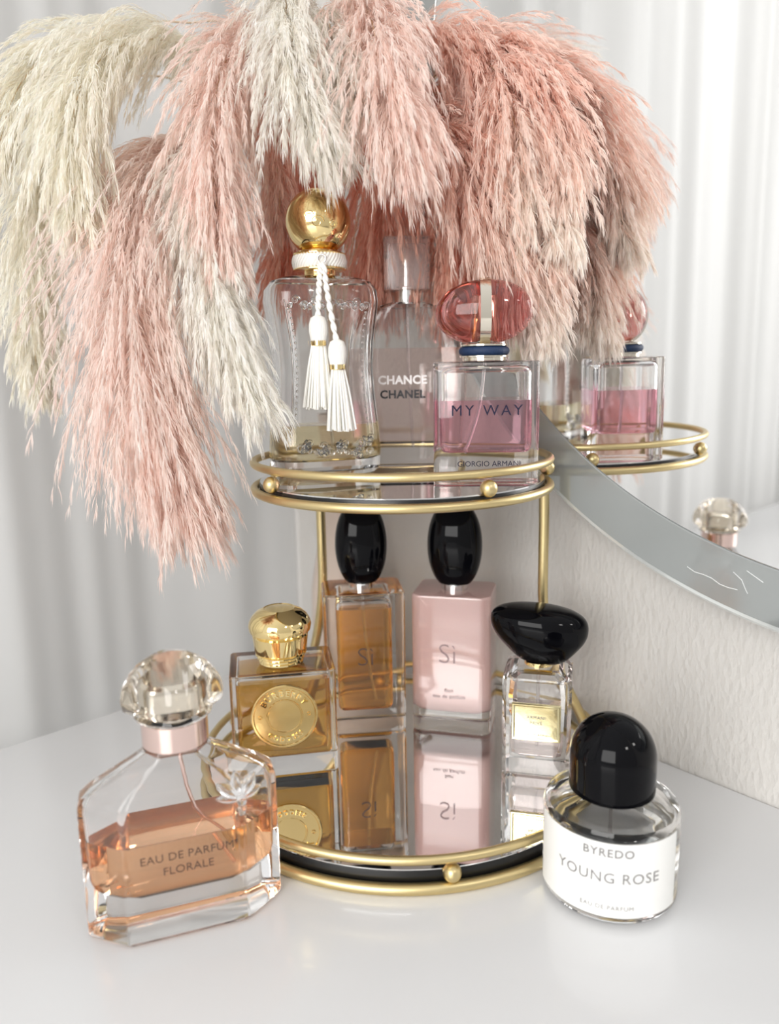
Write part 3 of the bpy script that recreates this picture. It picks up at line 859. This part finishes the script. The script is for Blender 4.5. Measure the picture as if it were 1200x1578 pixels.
# ---- round bottle with white label and black dome cap (front right)
def bottle_dome():
    t = thing('perfume_bottle', 'round clear perfume bottle with white paper label and black dome cap', 'perfume bottle', (0.1168, 0.3805, 0.0002), 0)
    R, h = .0357, .0520
    g = Geo()
    g.lathe([(R - .0040, 0), (R - .0012, .0008), (R - .0002, .0024), (R, .0045), (R, h - .0060), (R - .0003, h - .0040), (R - .0014, h - .0018), (R - .0036, h - .0004), (R - .0060, h), (.0135, h), (.0130, h + .0004), (.0130, h + .0040), (.0120, h + .0045)], 96)
    gi = Geo(); ri = R - .0034
    gi.lathe([(ri - .006, .0075), (ri - .0015, .0085), (ri, .0115), (ri, h - .0120), (ri - .0020, h - .0085), (ri - .006, h - .0068), (.004, h - .0062), (.0005, h - .0062)], 96)
    b = len(g.v); g.v += gi.v; g.f += [tuple(i + b for i in q)[::-1] for q in gi.f]
    g.obj('glass_body', M['glass'], t, 30)
    g = Geo(); rl = ri + EPS
    g.lathe([(ri - .006, .0075 - EPS), (rl - .0015, .0085 - EPS), (rl, .0115), (rl, h - .0140)], 96); g.obj('perfume', liquid('clear_perfume', (0.97, 0.965, 0.95)), t, 30)
    def bend(P):
        x, y, z = P; th = x / (R + .0003) + math.radians(LA - 10)
        rr = R + .0003 + (-y)
        return (rr * math.sin(th), -rr * math.cos(th), z)
    LA = -2
    gl = Geo(); L = []
    n = 60; a0, a1 = math.radians(-88 + LA), math.radians(50 + LA)
    z0, z1 = .0045, .0455
    for z, r in ((z0, R + .0001), (z0, R + .0003), (z1, R + .0003), (z1, R + .0001), (z0, R + .0001)):
        L.append([(r * math.sin(a0 + (a1 - a0) * j / n), -r * math.cos(a0 + (a1 - a0) * j / n), z) for j in range(n + 1)])
    gl.loft(L, close=False, cap=False); lab = gl.obj('paper_label', M['paper'], t, 40)
    lettering([('BYREDO', .0062, -.0035, .0400, 1.12, .00010), ('YOUNG ROSE', .0080, -.0035, .0262, 1.10, .00002), ('EAU DE PARFUM', .0034, -.0035, .0098, 1.1, 0)], lab, M['ink_grey'], 0.0, xform=bend)
    g = Geo(); prof = [(.0195, h + .0040), (.0215, h + .0040), (.0224, h + .0048), (.0225, h + .0060), (.0225, h + .0235)]
    for k in range(1, 15):
        a = PI / 2 * k / 14; prof.append((.0225 * math.cos(a), h + .0235 + .0220 * math.sin(a)))
    g.lathe(prof, 64); g.obj('black_dome_cap', M['black'], t, 40)
    g = Geo(); g.lathe([(.0085, h - .0058), (.0085, h - .0002), (.0080, h)], 32); g.obj('gold_crimp', M['gold'], t)
    dip(t, 0, 0, .0100, h - .006, .0)
bottle_dome()

# ------------------------------------------------------------------ pampas grass
VX, VY = -0.042, 0.700
def vase():
    g = Geo()
    out = [(.020, 0), (.026, .001), (.030, .02), (.033, .05), (.032, .08), (.026, .115), (.021, .15), (.0195, .19), (.0215, .235), (.0225, .24)]
    inn = [(.0205, .24), (.0195, .235), (.0175, .19), (.019, .15), (.023, .115), (.029, .08), (.030, .05), (.026, .006), (.0005, .005)]
    n = 48
    g.loft([[(r * math.cos(2 * PI * j / n), r * math.sin(2 * PI * j / n), z) for j in range(n)] for r, z in out + inn])
    o = g.obj('vase', M['vase'], None, 40, loc=(VX, VY, 0.0002))
    tag(o, 'slim beige ceramic vase behind the tray stand holding the pampas grass', 'vase')
vase()

def crom(P, n):
    P = np.array(P, float); out = []
    for i in range(len(P) - 1):
        p0, p1, p2, p3 = P[max(i - 1, 0)], P[i], P[i + 1], P[min(i + 2, len(P) - 1)]
        for k in range(n):
            s = k / n
            out.append(.5 * (2 * p1 + (p2 - p0) * s + (2 * p0 - 5 * p1 + 4 * p2 - p3) * s * s + (3 * p1 - p0 - 3 * p2 + p3) * s ** 3))
    out.append(P[-1]); return np.array(out)

def unit(v): return v / np.maximum(np.linalg.norm(v, axis=-1, keepdims=True), 1e-9)

def plume(idx, label, path, rad, dens, colA, colB, droop, s0, group, tipc=None):
    """path: world points, first inside the vase; plume hair from path fraction s0 on"""
    rng = np.random.default_rng(100 + idx)
    t = thing('pampas_stem', label, 'pampas grass', (VX, VY, 0.0), 0, group)
    base = np.array((VX, VY, 0.0))
    k = idx * 2.4
    root = [(VX + .010 * math.cos(k), VY + .010 * math.sin(k), .008), (VX + .013 * math.cos(k), VY + .013 * math.sin(k), .20)]
    rise = [(VX + .35 * (path[0][0] - VX) * .6, VY + (path[0][1] - VY) * .45, .24 + (path[0][2] - .24) * .5)]
    ax_full = crom(root + rise + list(path), 14)
    Geo().tube([Vector(p - base) for p in ax_full[::3]], [.0011 - .0008 * i / len(ax_full[::3]) for i in range(len(ax_full[::3]))], 6).obj('stem', M['stemmat'], t, 60)
    ax = crom(path, 40)
    seg = np.linalg.norm(np.diff(ax, axis=0), axis=1); cum = np.r_[0, np.cumsum(seg)]; Ltot = cum[-1]
    def at(s):
        d = s * Ltot
        p = np.stack([np.interp(d, cum, ax[:, c]) for c in range(3)], -1)
        q = np.stack([np.interp(np.minimum(d + .004, Ltot), cum, ax[:, c]) for c in range(3)], -1)
        q0 = np.stack([np.interp(np.maximum(d - .004, 0), cum, ax[:, c]) for c in range(3)], -1)
        return p, unit(q - q0)
    NB_ = int(dens * .62 * Ltot / .25)
    s = s0 + (1 - s0) * rng.random(NB_) ** .92
    s = np.minimum(s, .985)
    P, T = at(s)
    rv = rng.normal(size=(NB_, 3)); rv = unit(rv - (rv * T).sum(-1, keepdims=True) * T)
    env = np.clip((s - s0) / .12, .25, 1) * np.clip((1.03 - s) / .35, .30, 1) ** .6
    Lb = rad * 2.1 * env * rng.uniform(.55, 1.15, NB_)
    d0 = unit(T * rng.uniform(.65, 1.2, (NB_, 1)) + rv * rng.uniform(.35, 1.0, (NB_, 1)))
    G = np.array((0, 0, -1.0))
    dE = unit(T * .7 + rv * .18 + G * droop * rng.uniform(.5, 1.3, (NB_, 1)))
    m = 7
    q = np.linspace(0, 1, m)
    B = np.zeros((NB_, m, 3)); D = np.zeros((NB_, m, 3))
    B[:, 0] = P + rv * .0008
    for i in range(m):
        w = q[i] ** .8
        D[:, i] = unit(d0 * (1 - w) + dE * w)
        if i: B[:, i] = B[:, i - 1] + D[:, i - 1] * (Lb / (m - 1))[:, None]
    K = 66
    hq = rng.random((NB_, K)) ** .8 * .98 + .02
    fi = hq * (m - 1); i0 = np.minimum(fi.astype(int), m - 2); fr = (fi - i0)[..., None]
    ar = np.arange(NB_)[:, None]
    hp = B[ar, i0] * (1 - fr) + B[ar, i0 + 1] * fr
    hd = unit(D[ar, i0] * (1 - fr) + D[ar, i0 + 1] * fr)
    rp = rng.normal(size=(NB_, K, 3)); rp = unit(rp - (rp * hd).sum(-1, keepdims=True) * hd)
    spread = rng.uniform(.08, .64, (NB_, K, 1)) * (1 - .45 * hq[..., None])
    dir0 = unit(hd + rp * spread)
    dir1 = unit(hd * 1.0 + rp * spread * .45 + G * .18 * (droop + .3))
    hl = rng.uniform(.0055, .0125, (NB_, K, 1)) * (.75 + .5 * min(rad / .035, 1.2)) * (1.08 - .35 * hq[..., None])
    hw = rng.uniform(.00022, .00046, (NB_, K, 1)) * WID
    hp = hp.reshape(-1, 3); dir0 = dir0.reshape(-1, 3); dir1 = dir1.reshape(-1, 3); hl = hl.reshape(-1, 1); hw = hw.reshape(-1, 1)
    n = len(hp)
    side = unit(np.cross(dir0, rng.normal(size=(n, 3))))
    p1 = hp + dir0 * hl * .5; p2 = p1 + dir1 * hl * .5
    MN = np.array((0.7563, 0.6542, 0.0130)); MN = MN / np.linalg.norm(MN)
    def keep(X): return X - MN * np.maximum(X @ MN - .4375 + .004 * rng.random(X.shape[:-1]), 0)[..., None]
    V = np.stack([hp - side * hw * .55, hp + side * hw * .55, p1 + side * hw, p1 - side * hw, p2], 1)
    V = keep(V) - base
    # spines of the branchlets
    cA, cB = np.array(colA), np.array(colB)
    fs = np.clip((s - s0) / (1 - s0), 0, 1)
    if tipc is not None:
        ft = np.clip((fs - .45) / .5, 0, 1)[:, None]
        cA = cA * (1 - ft) + np.array(tipc) * ft; cB = cB * (1 - ft) + np.array(tipc) * ft
    rb = rng.random((NB_, 1))
    cb = cA * rb + cB * (1 - rb) if tipc is None else cA * rb + cB * (1 - rb)
    ch = np.repeat(cb[:, None, :], K, 1).reshape(-1, 3) * rng.uniform(.92, 1.06, (n, 1))
    ch = np.clip(ch, 0, .97)
    side2 = unit(np.cross(D, rng.normal(size=D.shape)))
    sw = (np.linspace(.00030, .00008, m))[None, :, None]
    SV = np.stack([B - side2 * sw, B + side2 * sw], 2).reshape(-1, 3) - base
    nv1 = n * 5
    idx5 = np.arange(n) * 5
    quads = np.stack([idx5, idx5 + 1, idx5 + 2, idx5 + 3], 1)
    tris = np.stack([idx5 + 3, idx5 + 2, idx5 + 4], 1)
    sb = nv1 + np.arange(NB_)[:, None] * (2 * m) + np.arange(m - 1)[None, :] * 2
    sb = sb.reshape(-1)
    q2 = np.stack([sb, sb + 1, sb + 3, sb + 2], 1)
    allv = np.concatenate([V.reshape(-1, 3), SV])
    quad_all = np.concatenate([quads, q2])
    loops = np.concatenate([quad_all.reshape(-1), tris.reshape(-1)])
    nq, nt = len(quad_all), len(tris)
    starts = np.concatenate([np.arange(nq) * 4, nq * 4 + np.arange(nt) * 3])
    totals = np.concatenate([np.full(nq, 4), np.full(nt, 3)])
    me = bpy.data.meshes.new('plume')
    me.vertices.add(len(allv)); me.vertices.foreach_set('co', allv.astype(np.float32).ravel())
    me.loops.add(len(loops)); me.loops.foreach_set('vertex_index', loops.astype(np.int32))
    me.polygons.add(nq + nt); me.polygons.foreach_set('loop_start', starts.astype(np.int32)); me.polygons.foreach_set('loop_total', totals.astype(np.int32))
    me.update(calc_edges=True)
    at_ = me.attributes.new('fibre', 'FLOAT_COLOR', 'POINT')
    cv = np.concatenate([np.repeat(ch, 5, 0), np.repeat(np.clip(cb, 0, .97), 2 * m, 0)])
    at_.data.foreach_set('color', np.c_[cv, np.ones(len(cv))].astype(np.float32).ravel())
    me.materials.append(M['feather'])
    o = bpy.data.objects.new('plume', me); COL.objects.link(o); o.parent = t
    return t
WID = 0.8

CREAM = ((.985, .955, .89), (.98, .935, .855))
IVORY = ((.99, .97, .93), (.988, .955, .905))
PINK = ((.985, .83, .76), (.975, .75, .665))
PALE = ((.988, .885, .84), (.982, .83, .775))
DEEP = ((.97, .70, .59), (.955, .62, .50))
TIPC = (.988, .91, .855)
PLUMES = [
    ('thin cream pampas plume arching out highest on the far left', 'cream pampas plumes', CREAM, None, 0.022, 300, 0.5, 0.3,
     [(-0.1051, 0.66, 0.529), (-0.1476, 0.63, 0.5339), (-0.1834, 0.59, 0.5164), (-0.2099, 0.55, 0.4895), (-0.2314, 0.53, 0.456), (-0.2433, 0.52, 0.4153)]),
    ('cream pampas plume hanging lowest at the left edge', 'cream pampas plumes', CREAM, None, 0.03, 420, 0.6, 0.38,
     [(-0.0994, 0.67, 0.4704), (-0.1624, 0.64, 0.4998), (-0.2086, 0.6, 0.4784), (-0.2341, 0.58, 0.4388), (-0.2447, 0.565, 0.3802), (-0.2469, 0.555, 0.3138), (-0.2442, 0.55, 0.2736)]),
    ('broad cream pampas plume drooping over the left side', 'cream pampas plumes', CREAM, None, 0.036, 620, 1.3, 0.16,
     [(-0.0983, 0.64, 0.4942), (-0.1279, 0.6, 0.5048), (-0.1619, 0.56, 0.4956), (-0.1819, 0.52, 0.4613), (-0.1878, 0.5, 0.4203), (-0.1838, 0.49, 0.3775)]),
    ('largest pink pampas plume, tip hanging below the upper tray on the left', 'pink pampas plumes', PALE, None, 0.05, 950, 0.55, 0.16,
     [(-0.0958, 0.64, 0.4431), (-0.134, 0.59, 0.442), (-0.1546, 0.55, 0.4092), (-0.1608, 0.51, 0.3577), (-0.1537, 0.485, 0.293), (-0.1354, 0.475, 0.2297), (-0.1261, 0.47, 0.2)]),
    ('pink pampas plume left of the cream middle plume', 'pink pampas plumes', PALE, None, 0.033, 700, 0.6, 0.14,
     [(-0.0623, 0.63, 0.4993), (-0.0823, 0.575, 0.5049), (-0.097, 0.53, 0.4727), (-0.1033, 0.5, 0.4262), (-0.1004, 0.485, 0.3861), (-0.0953, 0.48, 0.3559)]),
    ('ivory pampas plume hanging left of the gold ball cap', 'cream pampas plumes', IVORY, None, 0.033, 750, 0.6, 0.2,
     [(-0.0795, 0.64, 0.4709), (-0.1091, 0.57, 0.4424), (-0.1172, 0.52, 0.3861), (-0.1074, 0.49, 0.3388), (-0.0938, 0.475, 0.2955), (-0.08, 0.47, 0.2646)]),
    ('narrow pink pampas plume just above the gold ball cap, on its left', 'pink pampas plumes', PINK, None, 0.022, 380, 0.6, 0.2,
     [(-0.0513, 0.62, 0.5088), (-0.0698, 0.575, 0.4885), (-0.0748, 0.56, 0.4471), (-0.0721, 0.56, 0.4101), (-0.0716, 0.56, 0.3807)]),
    ('ivory pampas plume hanging in the middle over the gold ball cap', 'cream pampas plumes', IVORY, None, 0.033, 850, 0.5, 0.12,
     [(-0.0462, 0.62, 0.5174), (-0.0575, 0.56, 0.5295), (-0.0587, 0.525, 0.496), (-0.053, 0.5, 0.4612), (-0.0416, 0.49, 0.4312), (-0.0299, 0.488, 0.4102)]),
    ('short ivory pampas plume tuft right of the middle plume', 'cream pampas plumes', IVORY, None, 0.018, 360, 0.5, 0.35,
     [(-0.0401, 0.6, 0.5097), (-0.0356, 0.54, 0.5018), (-0.0265, 0.51, 0.468), (-0.0186, 0.495, 0.4448), (-0.0143, 0.49, 0.4237)]),
    ('pink pampas plume hanging straight down at the top centre', 'pink pampas plumes', PALE, None, 0.036, 800, 0.7, 0.12,
     [(-0.0209, 0.63, 0.5031), (-0.014, 0.58, 0.5178), (-0.006, 0.53, 0.4935), (-0.0011, 0.495, 0.4551), (0.007, 0.48, 0.4221), (0.0129, 0.475, 0.3997)]),
    ('deep salmon pampas plume behind the ivory middle plume', 'pink pampas plumes', DEEP, None, 0.036, 600, 0.6, 0.1,
     [(-0.0301, 0.65, 0.4731), (-0.0477, 0.62, 0.4734), (-0.0592, 0.6, 0.4324), (-0.0671, 0.59, 0.3815), (-0.0727, 0.585, 0.3447)]),
    ('deep salmon pampas plume directly behind the clear square cap', 'pink pampas plumes', DEEP, None, 0.04, 700, 0.6, 0.1,
     [(-0.01, 0.65, 0.4633), (-0.0068, 0.62, 0.4728), (-0.0026, 0.6, 0.4271), (-0.0011, 0.6, 0.3821), (-0.0068, 0.6, 0.3405)]),
    ('deep salmon pampas plume above the pink pebble cap', 'pink pampas plumes', DEEP, None, 0.04, 700, 0.6, 0.1,
     [(0.0102, 0.64, 0.4602), (0.029, 0.61, 0.4735), (0.0443, 0.595, 0.4339), (0.0532, 0.59, 0.3839), (0.0579, 0.59, 0.3338)]),
    ('pink pampas plume sweeping down behind the pink pebble cap', 'pink pampas plumes', PINK, TIPC, 0.034, 900, 0.55, 0.18,
     [(0.0048, 0.63, 0.4436), (0.0291, 0.57, 0.4422), (0.052, 0.53, 0.409), (0.069, 0.515, 0.3704), (0.083, 0.51, 0.3379), (0.0946, 0.51, 0.3137)]),
    ('pink pampas plume at the top right centre, tip above the mirror edge', 'pink pampas plumes', PINK, TIPC, 0.033, 850, 0.6, 0.14,
     [(0.0154, 0.63, 0.4936), (0.0501, 0.58, 0.4945), (0.0731, 0.535, 0.4642), (0.0799, 0.51, 0.4298), (0.0845, 0.5, 0.4012), (0.09, 0.495, 0.374)]),
    ('pink pampas plume spilling over in front of the mirror on the right', 'pink pampas plumes', PINK, TIPC, 0.026, 850, 0.6, 0.22,
     [(0.0343, 0.62, 0.4855), (0.0718, 0.575, 0.4903), (0.0938, 0.535, 0.4658), (0.1055, 0.515, 0.4346), (0.1082, 0.5, 0.4008), (0.1089, 0.495, 0.3736), (0.1082, 0.49, 0.3578)]),
    ('salmon pampas plume hanging lowest on the right beside the mirror', 'pink pampas plumes', PINK, TIPC, 0.022, 750, 0.6, 0.16,
     [(0.073, 0.62, 0.4308), (0.0874, 0.57, 0.4183), (0.0963, 0.53, 0.3806), (0.1024, 0.515, 0.3501), (0.1043, 0.51, 0.3256), (0.1013, 0.505, 0.3032)]),
    ('fluffy pink pampas plume filling between the two top plumes', 'pink pampas plumes', PINK, None, 0.034, 600, 0.6, 0.12,
     [(0.006, 0.63, 0.5116), (0.0329, 0.59, 0.5088), (0.0532, 0.565, 0.4829), (0.0625, 0.55, 0.4459), (0.0685, 0.545, 0.4084)]),
]

for i, (label, group, cols, tip, rad, dens, droop, s0, path) in enumerate(PLUMES):
    plume(i, label, path, rad, dens, cols[0], cols[1], droop, s0, group, tip)
